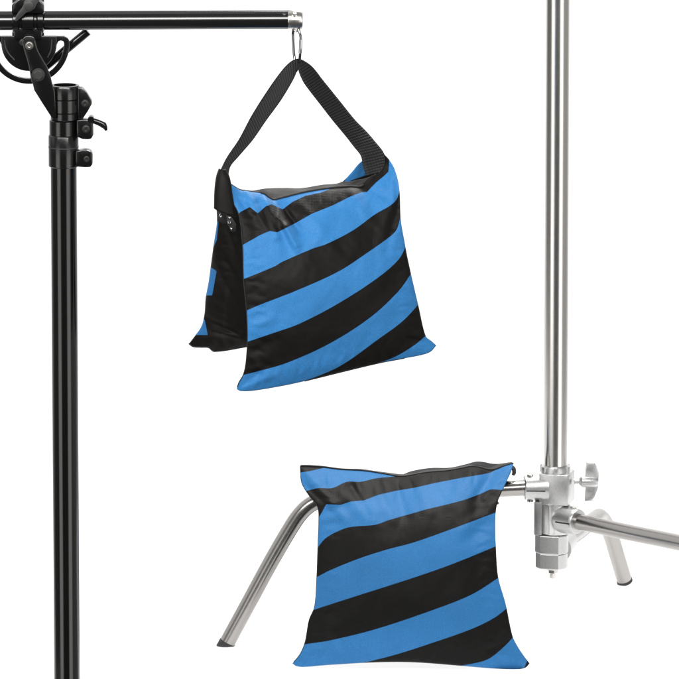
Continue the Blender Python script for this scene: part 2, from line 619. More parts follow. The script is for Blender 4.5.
# middle casting, clamps the right leg
zm = zp(516.5)
dr = d2(AZ['right'])
Mb = bmesh.new()
add_lathe(Mb, AX + Vector((0, 0, zm - 16.5*S)), Vector((0, 0, 1)), [(0, 14.6*S), (1.2*S, 15.4*S), (30*S, 15.4*S), (31.5*S, 14.2*S)], 40)
Mb_dir = dr
add_lathe(Mb, AX + dr*4*S + Vector((0, 0, zm - .5*S)), dr, [(0, 15.6*S), (14*S, 14.2*S), (24*S, 12.6*S), (27*S, 12.3*S), (28*S, 11.5*S), (28.1*S, 8.4*S)], 40)
add_box(Mb, AX + Vector((-6*S, -4*S, zm)), 20*S, 22*S, 31*S, R(41.5), .0016)
obj('leg_clamp', Mb, M_CAST, ST)
pl = bmesh.new()
add_box(pl, AX + Vector((-16.2*S, -5*S, zm + .5*S)), 8*S, 17*S, 34*S, R(-10), .0014)
obj('clamp_plate', pl, M_CASTD, ST)
slit('clamp_slit', dr, zm - 1.2*S, [(14, 14.8), (18, 14.2), (28, 12.6), (31, 12.3)], .7)
for dd, dz in ((25, 11.4), (22, -11.4)):
    obj('bolt', lathe(AX + dr*dd*S + Vector((0, 0, zm + dz*S)), Vector((0, 0, 1 if dz > 0 else -1)), [(0, 3.2*S), (2*S, 3.2*S), (2.4*S, 2.4*S)], 20), M_BOLT, ST)

# lower casting: eight sided block with a ledge, rear clamp
zl = zp(551)
Lb = bmesh.new()
def octa(z0, z1, r):
    cs = AX + Vector((-3.3*S, 0, 0)); rows = []
    for z, q in ((z0, r*.96), (z0 + 1*S, r), (z1 - 1*S, r), (z1, r*.96)):
        rows.append([Lb.verts.new(cs + Vector((math.sin(R(p))*q, -math.cos(R(p))*q, z))) for p in (-82, -46, 22, 42, 60, 80, 104, 140, 180, 222, 252)])
    for a, b in zip(rows, rows[1:]):
        for k in range(11): Lb.faces.new((a[k], a[(k+1) % 11], b[(k+1) % 11], b[k]))
    Lb.faces.new(rows[0][::-1]); Lb.faces.new(rows[-1])
octa(zl - 16.5*S, zl - .6*S, 16.4*S)
octa(zl - .7*S, zl + 18*S, 17.0*S)
da = d2(AZ['rear'])
zr = 92*S
# web reaching up and back to the rear leg
add_lathe(Lb, AX + da*8*S + Vector((0, 0, zr)), da, [(0, 15*S), (26*S, 12.5*S), (44*S, 11.6*S), (46*S, 10.8*S), (46.1*S, 8.3*S)], 36)
obj('hub', Lb, M_CAST, ST, True, 25)
tip = bmesh.new()
add_lathe(tip, AX + Vector((-2.2*S, 0, zl - 16.5*S)), Vector((0, 0, -1)), [(-.5*S, 7.2*S), (2.2*S, 6.8*S), (2.4*S, 5.8*S)], 24)
add_lathe(tip, AX + Vector((-2.2*S, 0, zl - 18.8*S)), Vector((0, 0, -1)), [(0, 5.6*S), (3*S, 5.6*S), (3.6*S, 4.8*S)], 6)
add_lathe(tip, AX + Vector((-2.2*S, 0, zl - 22.3*S)), Vector((0, 0, -1)), [(0, 3.2*S), (5*S, 3.2*S), (5.8*S, 2.6*S)], 20)
obj('base_bolt', tip, M_BOLT, ST)


def leg(name, path_ctrl, square=False):
    """path_ctrl: world points; rounded tube ending in a slanted rubber foot"""
    path = spline(path_ctrl, 90)
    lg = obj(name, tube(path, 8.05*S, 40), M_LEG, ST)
    end = path[-1]; t = (path[-1] - path[-2]).normalized()
    f = bmesh.new()
    # cap: sleeve cut off level with the floor
    n = 32; u = t.orthogonal().normalized(); w = t.cross(u)
    top, bot = [], []
    for k in range(n):
        d = u*math.cos(2*math.pi*k/n) + w*math.sin(2*math.pi*k/n)
        p = end - t*1.5*S + d*8.35*S
        q = end + t*1.6*S + d*8.35*S if square else p + t*((0.0015 - p.z)/t.z)
        top.append(f.verts.new(p)); bot.append(f.verts.new(q))
    for k in range(n): f.faces.new((top[k], top[(k+1) % n], bot[(k+1) % n], bot[k]))
    f.faces.new(top[::-1]); f.faces.new(bot)
    obj('rubber_foot', f, M_RUBBER, lg)
    return lg


def ypl(px): return -(CX - px)*S*math.tan(R(5))
lp = [AX + dl*20*S + Vector((0, 0, zu)), P(480, 490.2, ypl(480)), P(400, 494.5, ypl(400)), P(345, 496.6, ypl(345)), P(325, 498.6, ypl(325)),
      P(311, 504.2, ypl(311)), P(300, 514.2, ypl(300)), P(290.5, 528.2, ypl(290)), P(272.5, 559, ypl(272)), P(250, 600.5, ypl(250)), P(226.8, 643.2, ypl(227))]
leg('leg', lp)
# rear leg
rb = P(609, 518.5, 232*S)
fo = PZ(624.5, 580.5, .006)
bend = AX + da*234*S + Vector((0, 0, 82*S))
foot = fo
dn = (foot - bend).normalized(); hz = da
leg('leg', [AX + da*40*S + Vector((0, 0, zr - 1*S)), AX + da*120*S + Vector((0, 0, 87*S)), AX + da*190*S + Vector((0, 0, 85*S)), AX + da*216*S + Vector((0, 0, 81.5*S)),
            bend + dn*14*S - hz*5*S, bend + dn*34*S, bend.lerp(foot, .6), foot], True)
# right leg, leaves the frame then bends down like the others
zz = zm - .5*S
rt = AX + dr*232*S + Vector((0, 0, zz - 3*S))
ff = AX + dr*322*S + Vector((0, 0, .007))
dn = (ff - rt).normalized()
leg('leg', [AX + dr*24*S + Vector((0, 0, zz)), AX + dr*100*S + Vector((0, 0, zz - .5*S)), AX + dr*190*S + Vector((0, 0, zz - 1*S)), AX + dr*214*S + Vector((0, 0, zz - 4*S)),
            rt + dn*16*S - dr*4*S, rt + dn*38*S, rt.lerp(ff, .65), ff])

# ================================================================== 2. black boom stand
YB = -1.0
KB = sc(YB)
bx = P(65.2, 400, YB).x
BS = thing('boom_stand', 'black metal boom stand with a pivoting bracket and a long horizontal boom arm', 'boom stand', (bx, YB, 0))
BX = Vector((bx, YB, 0))


def zb(py): return P(65, py, YB).z


obj('column', lathe(BX + Vector((0, 0, .03)), Vector((0, 0, 1)), [(0, 13*KB), (zb(120) - .03, 13*KB)], 56), M_BLACK, BS)
obj('base', lathe(BX + Vector((0, 0, .001)), Vector((0, 0, 1)), [(0, .10), (.01, .10), (.014, .096), (.016, .03), (.05, .028), (.052, .022)], 56), M_BLACKM, BS)
UPZ = Vector((0, 0, 1))
lc = lathe(BX + Vector((0, 0, zb(166.5))), UPZ, [(0, 14.2*KB), (.8*KB, 15*KB), (31*KB, 15*KB), (32*KB, 14.4*KB), (32.5*KB, 13.2*KB)], 56)
add_prism(lc, [(76, 150.5), (86, 148.5), (91, 150.2), (92.8, 153), (92.8, 163), (90.5, 166), (85, 166.3), (76, 165.5)], YB - 6*KB, 14*KB, .8)
lc = obj('locking_collar', lc, M_BLACKM, BS)
obj('bolt', add_hexbolt(bmesh.new(), P(86.6, 159, YB - 13.2*KB), FRONT, 2.3*KB, 2*KB), M_BOLTD, lc)
slit = lathe(BX + Vector((0, 0, zb(147.2))), UPZ, [(0, 13.5*KB), (.1*KB, 15.15*KB), (1.1*KB, 15.15*KB), (1.2*KB, 13.5*KB)], 56)
obj('collar_groove', slit, M_RUBBER, lc)
uc = lathe(BX + Vector((0, 0, zb(135))), UPZ, [(0, 13.6*KB), (.6*KB, 14.1*KB), (14.6*KB, 14.1*KB), (15.4*KB, 13.4*KB)], 56)
add_prism(uc, [(77, 119.5), (83, 118.6), (90, 118.8), (93.2, 121.5), (93.6, 134), (91.5, 137.6), (88, 138.4), (82.5, 138), (77, 135.5)], YB - 6*KB, 14*KB, .8)
uc = obj('locking_collar', uc, M_BLACKM, BS)
obj('bolt', add_hexbolt(bmesh.new(), P(86, 129, YB - 13.2*KB), FRONT, 3.0*KB, 2.2*KB), M_BOLTD, uc)
lv = spline([P(89, 119.8, YB - 10*KB), P(93, 120.6, YB - 10*KB), P(98, 122.2, YB - 10*KB), P(102.5, 124.3, YB - 10*KB), P(105.2, 127.5, YB - 10*KB), P(106.2, 130.5, YB - 10*KB)], 24)
lvb = add_tube(bmesh.new(), lv, [2.4*KB + 1.0*KB*math.sin(min(1, i/16)*1.5) if i < 18 else 3.3*KB - .35*KB*(i-17) for i in range(24)], 16)
add_lathe(lvb, P(91, 119.6, YB - 14*KB), Vector((0, 1, 0)), [(0, 3.2*KB), (9*KB, 3.4*KB)], 20)
obj('lever', lvb, M_BLACKM, uc)

# top fitting with the pivot bracket
tf = lathe(BX + Vector((1.9*KB, 0, zb(119.5))), UPZ, [(0, 13.4*KB), (.8*KB, 14.6*KB), (7*KB, 14.6*KB), (7.6*KB, 14.0*KB), (8.2*KB, 14.6*KB), (20.4*KB, 14.6*KB), (21*KB, 14.0*KB), (21.6*KB, 14.6*KB), (33*KB, 14.6*KB), (34.6*KB, 13.8*KB), (34.7*KB, 11.4*KB), (26*KB, 11.2*KB), (25.9*KB, 0)], 56)
add_prism(tf, [(78, 87), (82.5, 87.2), (87, 92), (91.8, 100), (92.2, 103), (88, 110.5), (82.8, 118.2), (78, 118.4)], YB - 3*KB, 12*KB, .8)
tf = obj('pivot_bracket', tf, M_BLACKM, BS)
obj('bolt', add_hexbolt(bmesh.new(), P(85, 103.4, YB - 9.2*KB), FRONT, 2.8*KB, 2.2*KB), M_BOLTD, tf)
ap = [(21.8, 42), (22.8, 38.4), (25.5, 36.2), (30, 35.4), (33.6, 36.8), (35.6, 40.5), (37.6, 50), (42, 58.5), (47.2, 67), (50.4, 75), (52, 82), (55, 92), (56, 118.6), (51.6, 117.4), (42, 102.5), (34.2, 90), (31.4, 78), (29.3, 64)]
obj('bracket_arm', prism(ap, YB - 13*KB, 3.4*KB, .7), M_BLACKM, tf)
edge = bmesh.new()
add_tube(edge, spline([P(22.4, 42, YB - 15.2*KB), P(25.8, 54, YB - 15.2*KB), P(29.2, 66, YB - 15.2*KB), P(32, 82, YB - 15.2*KB)], 24), .7*KB, 10)
add_tube(edge, spline([P(34.6, 41, YB - 15.2*KB), P(37.4, 50.4, YB - 15.2*KB), P(42.4, 59.6, YB - 15.2*KB), P(47, 67.5, YB - 15.2*KB)], 24), .7*KB, 10)
obj('arm_flange', edge, M_GREY, tf)
obj('bolt', add_hexnut(bmesh.new(), P(38.3, 74.7, YB - 14.7*KB), FRONT, 5.2*KB, 3.8*KB), M_GREY, tf)
obj('bolt', add_hexbolt(bmesh.new(), P(29.3, 45.6, YB - 14.7*KB), FRONT, 3.0*KB, 3*KB), M_BOLT, tf)
obj('bolt', add_hexbolt(bmesh.new(), P(22.8, 42.2, YB - 12*KB), FRONT, 2.6*KB, 2.5*KB), M_BOLTD, tf)
# half-moon plate: disc, slot, outer ring
cx0, cy0 = 29.1, 43.1
hm = bmesh.new()
disc = [(cx0 + 27.8*math.cos(a), cy0 + 27.8*math.sin(a)) for a in [math.pi*k/40 for k in range(41)]]
add_prism(hm, [(cx0 + 27.8, 35.6)] + disc + [(cx0 - 27.8, 35.6)], YB, 4.6*KB, .8)
corner = [(27.0, -7.4), (35.5, -7.4), (38.6, -5.5), (40.2, -2.6)]
inner_c = [(34.3, -1.9), (31.8, -2.8), (29.3, -1.9), (28.0, .9), (27.0, 1.2)]
arc = lambda rr, k0, k1: [(rr*math.cos(math.pi*k/44), rr*math.sin(math.pi*k/44)) for k in (range(k0, k1 + 1) if k1 > k0 else range(k0, k1 - 1, -1))]
ring = corner + arc(40.6, 0, 44) + [(-x, y) for x, y in reversed(corner)] + [(-x, y) for x, y in reversed(inner_c)] + arc(34.9, 44, 0) + inner_c
add_prism(hm, [(cx0 + x, cy0 + y) for x, y in ring], YB, 4.2*KB, .6)
hm = obj('pivot_plate', hm, M_BLACKM, BS)
for q in ([(51.8, 39.5), (51.5, 45), (50.6, 51), (47.6, 57.5)], [(4.5, 40), (5.6, 47), (9, 54), (14.5, 60)]):
    obj('rib', tube(spline([P(x, y, YB - 2.6*KB) for x, y in q], 20), .75*KB, 10), M_GREY, hm)
# brace rod behind
obj('brace_rod', tube([P(43, 68.5, YB + 12*KB), P(60, 54.6, YB + 12*KB), P(88, 31.2, YB + 12*KB)], 4.4*KB, 24), M_BLACKM, BS)
# boom clamp
bc = bmesh.new()
add_prism(bc, [(12.2, -4), (12.2, 36), (44.2, 36), (44.2, -4)], YB + 11*KB, 5*KB, .8)
add_lathe(bc, P(12.4, 20.6, YB), Vector((1, 0, 0)), [(0, 10.2*KB), (1*KB, 12.4*KB), (6*KB, 12.4*KB), (7.5*KB, 11.0*KB), (9*KB, 11.2*KB), (10*KB, 13.2*KB), (21*KB, 13.2*KB), (22*KB, 11.2*KB), (24*KB, 11.0*KB), (25.5*KB, 12.4*KB), (30.5*KB, 12.4*KB), (31.8*KB, 10.2*KB)], 48)
add_prism(bc, [(12.0, 4), (18, -1), (24, -7), (34, -7), (40, -1), (44.4, 4), (44.4, 12), (12.0, 12)], YB - 2*KB, 19*KB, 1.2)
add_prism(bc, [(14, 27.5), (42, 27.5), (42, 38.5), (14, 38.5)], YB - 4*KB, 10*KB, .8)
bc = obj('boom_clamp', bc, M_BLACKM, BS)
kn = bmesh.new()
add_prism(kn, [(15, 20.5), (15.8, 16.2), (18, 12.6), (22, 7.5), (24.8, 1.5), (28, -3), (34, -6), (39.6, -5), (39.8, -.5), (37, 3.6), (35, 8), (30.8, 11), (26.5, 12), (22.6, 16), (18.6, 19.6), (16, 21.6)], YB - 17*KB, 6*KB, 1.6)
add_lathe(kn, P(29, 4, YB - 10*KB), FRONT, [(0, 5.5*KB), (8*KB, 5.5*KB), (11*KB, 4.6*KB), (11.4*KB, 3*KB)], 24)
obj('lever', kn, M_GREY, bc)
# boom
pb0, pb1 = P(-60, 21.0, YB), P(290, 19.6, YB)
bdir = (pb1 - pb0).normalized()
bl = (pb1 - pb0).length
boom = obj('boom', lathe(pb0, bdir, [(0, 9.5*KB), (bl, 9.5*KB)], 56), M_BOOM, BS)
pe = P(288.2, 19.6, YB)
ec = lathe(pe, bdir, [(0, 9.7*KB), (.5*KB, 9.9*KB), (12.6*KB, 9.9*KB), (14.2*KB, 9.0*KB), (14.6*KB, 7*KB), (14.6*KB, 0)], 48)
add_lathe(ec, P(294.5, 14.5, YB - 8.2*KB), Vector((0, -.85, .5)), [(0, 2.8*KB), (1.2*KB, 2.8*KB), (1.6*KB, 2.2*KB), (1.0*KB, 1.2*KB), (1.0*KB, 0)], 20)
ec = obj('end_cap', ec, M_BOLT, boom)
obj('bolt', lathe(P(284.5, 13.8, YB - 7.4*KB), Vector((0, -.8, .6)), [(0, 2.2*KB), (.9*KB, 2.2*KB), (1.3*KB, 1.4*KB), (1.3*KB, 0)], 20), M_GREY, boom)
eye = spline([P(293.5, 26.2, YB + 1*KB), P(294.4, 30.0, YB + 0*KB), P(296.4, 31.4, YB - 1*KB), P(298.4, 29.6, YB - 2*KB), P(298.8, 26.2, YB - 2*KB)], 20)
obj('ring', tube(eye, 1.0*KB, 12), M_CHROME, boom)

# ================================================================== 3. carabiner
CB = thing('carabiner', 'slim silver snap hook hanging from the end of the black boom', 'carabiner', P(296.5, 62, YB))
cp = [(293.6, 30, 3), (292.9, 34, 4), (293.4, 44, 4), (294.1, 55, 3.5), (295.2, 60.5, 2), (297.6, 62.6, 0), (299.4, 60.5, -2), (300.1, 54, -3.5), (300.7, 45, -4), (300.7, 37.5, -4), (299.6, 32.5, -3.5), (298.0, 28.6, -2), (296.2, 27.2, 0), (294.6, 27.8, 2)]
cpts = spline([P(x, y, YB + d*KB*1.1) for x, y, d in cp], 110, True)
obj('hook', tube(cpts, 1.4*KB, 16, True), M_HOOK, CB)
gt = spline([P(300.75, 39.5, YB - 4.4*KB), P(300.55, 47, YB - 4.4*KB), P(300.2, 53, YB - 3.9*KB)], 12)
obj('gate', tube(gt, 1.75*KB, 16), M_CHROME, CB)

# ================================================================== 4. hanging bag
HB = thing('sandbag', 'blue and black striped saddle sandbag hanging by its strap from the black boom', 'sandbag', P(310, 388, YB), 'striped saddle sandbags')
TAN = math.tan(R(20))


def y_front(px, py, u, v):
    return YB - 20*KB - 52*KB*(1 - (1 - v)**2.4) + (px - 312)*KB*TAN


def y_rear(px, py, u, v):
    return YB + 16*KB + 38*KB*v + (px - 312)*KB*TAN + max(0, 250 - px)*KB*(.95*min(1, 4*v))


Tf = [(226.9, 181.7), (233, 185.5), (241, 190.2), (246, 190.6), (253, 192), (263, 193.6), (268.5, 197.6), (273.6, 200), (279, 198.8), (287, 196.8), (305.4, 192.3), (328, 188.6), (348.7, 186.7), (360, 187), (366.5, 182.5), (374, 175.5), (381, 170), (384.5, 162), (383.5, 153.5)]
Bf = [(236.8, 389.2), (240.5, 391), (251.6, 391), (275, 387.4), (299.3, 382.5), (347, 370.8), (380, 363), (402.7, 358.7), (422.5, 354.9), (431, 351.5), (436.3, 345.4)]
Lf = [(226.9, 181.7), (231, 198), (239, 215.5), (242.6, 245.4), (243.6, 279), (246.6, 311), (247.4, 340.8), (245.8, 364), (243.2, 375), (238.6, 383), (236.8, 389.2)]
Rf = [(383.5, 153.5), (389.5, 160), (394.9, 169.8), (399.3, 187.7), (400.9, 219.5), (404.5, 241), (408.8, 263.3), (418.8, 307), (425.8, 336), (431.5, 341), (436.3, 345.4)]
B1 = [(227, 226), (235.7, 216), (241, 211.6), (249.8, 207.0), (257.8, 213.3), (265.7, 206.3), (271.5, 204.2), (282.6, 209.4), (292.6, 201.8), (305.4, 195.8), (321.8, 192.3), (331, 188.5), (345, 180), (372, 160), (400, 140)]
B2 = [(236, 249), (241, 246), (259.5, 235.4), (269.6, 231), (277.3, 232.3), (293.5, 224.2), (311.5, 214), (332, 205.7), (348.7, 197.4), (361, 192.3), (367, 192.0), (375.5, 183), (384, 176), (388.5, 171.6), (388.9, 166), (389.2, 158), (389.5, 140)]
B3 = [(236, 282), (243.6, 279), (275.4, 266), (281, 262.4), (313.6, 248.2), (326, 244.2), (352.8, 230.4), (375.5, 214), (390, 205.7), (396.5, 199.5), (399.5, 190), (402, 178)]
B4 = [(236, 315), (245.6, 311), (259.5, 305), (296, 290.8), (338.4, 271.6), (367, 253), (390, 236.6), (396.5, 230), (400, 219), (403, 206)]
B5 = [(236, 346), (246.8, 342), (271.5, 333.6), (299.3, 323.7), (339, 303), (378.8, 277), (398.7, 259.3), (405.8, 246), (409, 236)]
B6 = [(236, 377), (244.4, 374.8), (254, 372.4), (287.4, 362.7), (331, 342.8), (370.9, 317), (398.7, 291), (412, 272), (416, 264)]
B7 = [(280, 390), (299.3, 383), (339, 366.6), (378.8, 338.8), (402.7, 321), (418.6, 304), (424, 296)]
B8 = [(340, 377), (370.9, 365.6), (394.7, 357), (414.6, 345), (425, 336.4), (432, 330)]
s_up = stripe_fn([B1, B2, B3, B4, B5, B6, B7, B8])
folds_up = [((247, 192), (276, 236), 5.5, 4.5), ((258, 203), (272, 232), 3.6, -3.2), ((268, 200), (296, 244), 5.5, 5.0), ((281, 205), (300, 232), 4.2, -4.0),
            ((286, 226), (297, 250), 4, 2.6), ((243, 206), (236, 196), 4, -2.5), ((300, 205), (330, 238), 7, 1.8), ((320, 240), (345, 262), 7, 1.4), ((352, 192), (372, 222), 6, 2.0), ((364, 188), (388, 198), 4.5, -2.2),
            ((400, 200), (386, 250), 5, -2.0), ((392, 175), (394, 215), 4, 1.6),
            ((243, 383), (268, 366), 4, -2.0), ((246, 388), (275, 375), 3.5, 1.6), ((250, 352), (276, 340), 5, -1.6), ((249, 330), (272, 318), 5, 1.4), ((432, 345), (410, 340), 4, -1.8), ((246, 350), (262, 372), 3.5, 1.5),
            ((330, 200), (300, 260), 12, 1.2), ((408, 262), (380, 300), 9, -1.2)]
fp, sd = pouch('front_pouch', HB, (Tf, Bf, Lf, Rf), 210, 230, y_front, 17, 14, s_up, lambda x, y: -5, folds_up, 3.1, None, -.28, .6)
bm = bmesh.new()
add_tube(bm, spline(sd['left'][6:-2], 90), .5*KB, 10)
add_tube(bm, spline(sd['bottom'][70:175], 90), .4*KB, 10)
obj('piping', bm, M_TRIM, fp)
bm = bmesh.new()
i0, i1 = int(.2*210), int(.79*210)
add_tube(bm, spline([p + Vector((0, -.4*KB, .5*KB)) for p in sd['top'][i0:i1]], 80), 1.15*KB, 12)
obj('zipper', bm, M_TRIM, fp)

# rear pouch
Tr = [(219, 176), (228, 184), (240, 189.4), (252.5, 191), (264.8, 189), (286, 188.4), (301, 188.6), (322, 185.2), (340, 183), (350, 174), (359, 163.5), (366, 158)]
Br = [(189, 343.6), (193, 346.4), (201, 347), (208.7, 347.4), (214.2, 351.3), (246, 346.6), (300, 337), (350, 328), (392, 318)]
Lr = [(219, 176), (216.2, 200), (216.8, 222), (213.6, 244.3), (211.2, 262), (208.5, 282), (205.6, 298), (204.4, 314), (201.5, 326), (195.5, 335), (189, 343.6)]
Rr = [(366, 158), (380, 186), (388, 230), (391, 280), (392, 318)]
pats = [[(218.5, 221), (216.8, 240), (213.9, 246.2), (205, 246.5), (208, 221)], [(211, 267.4), (216.6, 271), (212.2, 295.3), (198, 295.5), (198, 267)],
        [(204.6, 319.5), (207.8, 335), (190, 335), (190, 319)], [(343, 185), (349, 173), (361, 158), (362.5, 164), (366.5, 175), (352, 180)]]
s_rear = lambda x, y: max(poly_sd(x, y, p) for p in pats)
rp_folds = [((205, 318), (238, 334), 3.0, -2.6), ((210, 330), (240, 338), 3.2, 2.2), ((214, 262), (236, 300), 5, 1.8), ((222, 250), (240, 282), 5, -1.8), ((195, 341), (215, 336), 2.5, -1.5), ((228, 230), (240, 260), 4, 1.6)]
rp, sr = pouch('rear_pouch', HB, (Tr, Br, Lr, Rr), 150, 150, y_rear, 14, 22, s_rear, s_up, rp_folds, 9.4, None, .35, .6)
obj('piping', add_tube(bmesh.new(), spline(sr['bottom'][:60], 60), .8*KB, 10), M_TRIM, rp)
# saddle panel over the top
A = spline(sd['top'][:181], 90); B = spline(sr['top'][:119], 90)
sheet('saddle_panel', HB, A, B, M_FAB, 12, Vector((0, 0, -.002)))
# carrying strap
def Yt(px): return YB + (px - 297)*KB*TAN
outer = [(214.6, 206, -20), (214.8, 192, -16), (217.2, 176, -9), (221.3, 168.6, -3), (227, 157.7, 0), (239, 140, 1), (252, 115.5, 1), (268.7, 89, 0), (283, 69.2, -1), (291, 61.4, -1), (297.2, 58.8, 0), (303, 60.4, 0), (312, 66.8, 0), (322.4, 80, 2), (338.5, 100, 4), (354.6, 120, 4), (366, 131.6, 2), (375, 142, -4), (383, 152.2, -10), (387, 163, -18), (388.2, 171.0, -25)]
inner = [(234.5, 213.5, -27), (231.5, 196, -22), (228.6, 180, -14), (229.8, 167, -8), (238.3, 156.2, -10), (252.4, 140, -11), (265.6, 121, -12), (281, 100, -12), (292.6, 81, -9), (296.4, 72.5, -6), (298, 67, -4), (299.2, 72, -5), (301.2, 77, -7), (305, 84, -9), (318.8, 102, -9), (333.6, 121, -9), (346, 136, -9), (354.5, 147, -11), (361, 155.5, -15), (363.2, 166, -20), (366.6, 176.2, -26)]
ribbon('handle_strap', HB, [P(x, y, Yt(x) + d*KB) for x, y, d in outer], [P(x, y, Yt(x) + d*KB) for x, y, d in inner], M_WEB, 200, 1.6*KB, 8)
# tab sewn on the left end, with its little metal fittings
tabo = spline([P(x, y, YB + d*KB + (x - 312)*KB*TAN) for x, y, d in [(219.4, 168.6, -14), (216.6, 177, -18), (214.9, 191, -22), (214.4, 208.5, -26)]], 30)
tabi = spline([P(x, y, YB + d*KB + (x - 312)*KB*TAN) for x, y, d in [(225.6, 169.4, -20), (229.8, 179, -26), (232.6, 197, -31), (236.2, 216.5, -35)]], 30)
sheet('strap_tab', HB, tabo, tabi, M_FAB, 8, Vector((-.002, -.006, 0)), -5, 1.6*KB)
bm = bmesh.new()
add_prism(bm, [(226, 214), (231.6, 216), (236.5, 224), (235.8, 231), (232, 231.5), (228, 225)], YB - 34*KB + (231-312)*KB*TAN, 3*KB, .8)
obj('buckle', bm, M_TRIM, HB)
for (x, y, r) in ((220.7, 215.6, 1.5), (229.3, 222.2, 1.8), (229.6, 217, 1.3), (231.4, 228, 1.1)):
    yy = YB - (36.5 if x > 225 else 29)*KB + (x - 312)*KB*TAN
    obj('rivet', lathe(P(x, y, yy), FRONT, [(-2*KB, r*KB), (.5*KB, r*KB), (1*KB, r*.7*KB), (.8*KB, r*.35*KB), (.8*KB, 0)], 18), M_CHROME, HB)

# ================================================================== 5. lower bag, saddled over the left leg
LB = thing('sandbag', 'blue and black striped saddle sandbag standing over the leg of the polished steel stand', 'sandbag', PZ(410, 662, 0), 'striped saddle sandbags')
Tl = [(299.9, 466.4), (309, 466.4), (322, 467.2), (341.3, 469.6), (364, 471), (386, 474.4), (400, 476.6), (408, 476), (425.5, 472.8), (448.5, 470.8), (462, 468.4), (471.4, 466.6), (480, 467.5), (488, 470), (496, 469.6), (504, 466.4), (513.6, 463.4)]
Bl = [(292.4, 663.4), (296, 666), (303, 667), (326, 665.2), (375.7, 662.4), (414, 662.4), (460, 665.8), (494.4, 668.6), (519, 669.2), (526, 667.4), (529.6, 663.4)]
Ll = [(299.9, 466.4), (300.4, 476), (302.2, 484.5), (308.7, 495.2), (317.5, 507), (318.6, 522), (317.8, 543), (316.4, 581.3), (314.3, 607), (309, 620), (305, 642), (300, 654), (292.4, 663.4)]
Rl = [(513.6, 463.4), (511, 472), (503.4, 488.4), (497.4, 503), (495.4, 520), (496.2, 550.7), (498.4, 577.5), (505.8, 604), (512.6, 636), (518, 647), (524, 656), (529.6, 663.4)]
A1 = [(290, 493), (300, 492.5), (310.3, 489.8), (318.3, 488), (332.4, 488), (346.6, 481.8), (360.7, 481.8), (374.8, 478.5), (389, 477), (399.6, 475.6), (420, 470), (470, 455), (540, 430)]
A2 = [(306, 530), (317, 520), (321, 514), (326.2, 504.2), (333, 504.6), (341, 504.8), (351, 501.5), (364, 500.4), (378, 495), (396, 490.8), (415.5, 487.6), (435, 483), (462, 477.8), (482.5, 474.4), (490.7, 472.6), (501, 467), (512, 458), (530, 440)]
A3 = [(308, 560), (317.4, 548), (325.3, 538.4), (337.7, 531.3), (350, 527), (374.8, 524.8), (389, 520), (410, 514), (424.7, 509.8), (461.9, 500.5), (482.5, 493), (490.7, 489.4), (503, 489.8), (520, 486)]
A4 = [(306, 582), (317, 577), (330.7, 570), (360.7, 558), (389, 549), (410, 543.6), (431, 536.6), (461.9, 525.3), (495, 512.8), (515, 505)]
A5 = [(300, 615), (314.5, 609.6), (356.6, 595.9), (414, 577.5), (452.3, 564), (497, 545.8), (515, 538)]
A6 = [(290, 648), (305, 644.4), (329.8, 640.5), (375.7, 629.2), (433, 610), (471.4, 594.7), (499, 577.5), (512, 569)]
A7 = [(340, 668), (358, 664), (394.9, 654.8), (433, 642.6), (471.4, 629), (494.4, 617.7), (507.8, 607.4), (516, 600)]
A8 = [(440, 670), (460, 666), (486.7, 659.8), (502, 648.6), (512, 638.4), (518, 631)]
s_lo0 = stripe_fn([A1, A2, A3, A4, A5, A6, A7, A8])
cap_l = [(295, 460), (299, 474), (301, 472.4), (308, 471.5), (320, 468.8), (330, 466), (330, 460)]
cap_r = [(522, 652), (527, 661), (523.5, 670), (534, 672), (534, 655)]
s_lo = lambda x, y: min(s_lo0(x, y), -poly_sd(x, y, cap_l), -poly_sd(x, y, cap_r))
FL = .004


def y_lo(px, py, u, v):
    top = ypl(px) - 17*S
    zbot = .010
    # where this column's bottom edge meets the table
    ybot = PZ(px, 664, zbot).y
    w = 1 - (1 - v)**2.1
    return top*(1-w) + ybot*w


folds_lo = [((322, 513), (352, 505), 5, -2.6), ((303, 470), (345, 520), 6, 3.0), ((306, 486), (330, 508), 3.5, -2.0), ((330, 480), (372, 520), 8, 1.6), ((352, 486), (368, 515), 4, -1.6),
            ((375, 480), (392, 520), 6, 1.8), ((395, 480), (405, 515), 5, -1.5), ((418, 476), (428, 512), 6, 1.5), ((508, 470), (486, 498), 5, 3.2), ((492, 474), (474, 500), 4.5, -2.2), ((470, 472), (450, 505), 6, 1.4),
            ((496, 505), (462, 530), 6, 1.8), ((496, 522), (460, 545), 6, -1.2), ((318, 548), (350, 530), 7, 1.5), ((318, 530), (338, 520), 4, -1.4),
            ((512, 640), (490, 650), 4, -2.0), ((522, 660), (495, 655), 4, 1.6), ((303, 655), (325, 645), 4.5, -1.6), ((310, 622), (335, 618), 5, -1.3), ((316, 606), (340, 640), 6, 1.2), ((500, 590), (470, 620), 9, -1.2)]
fl, sl = pouch('front_pouch', LB, (Tl, Bl, Ll, Rl), 230, 220, y_lo, 19, 10, s_lo, lambda x, y: -5, folds_lo, 21.7, FL, .1, .6)
obj('piping', tube(spline(sl['left'][10:-2], 90), .28*S, 10), M_TRIM, fl)


def y_lor(px, py, u, v):
    return ypl(px) + 17*S + 62*S*v


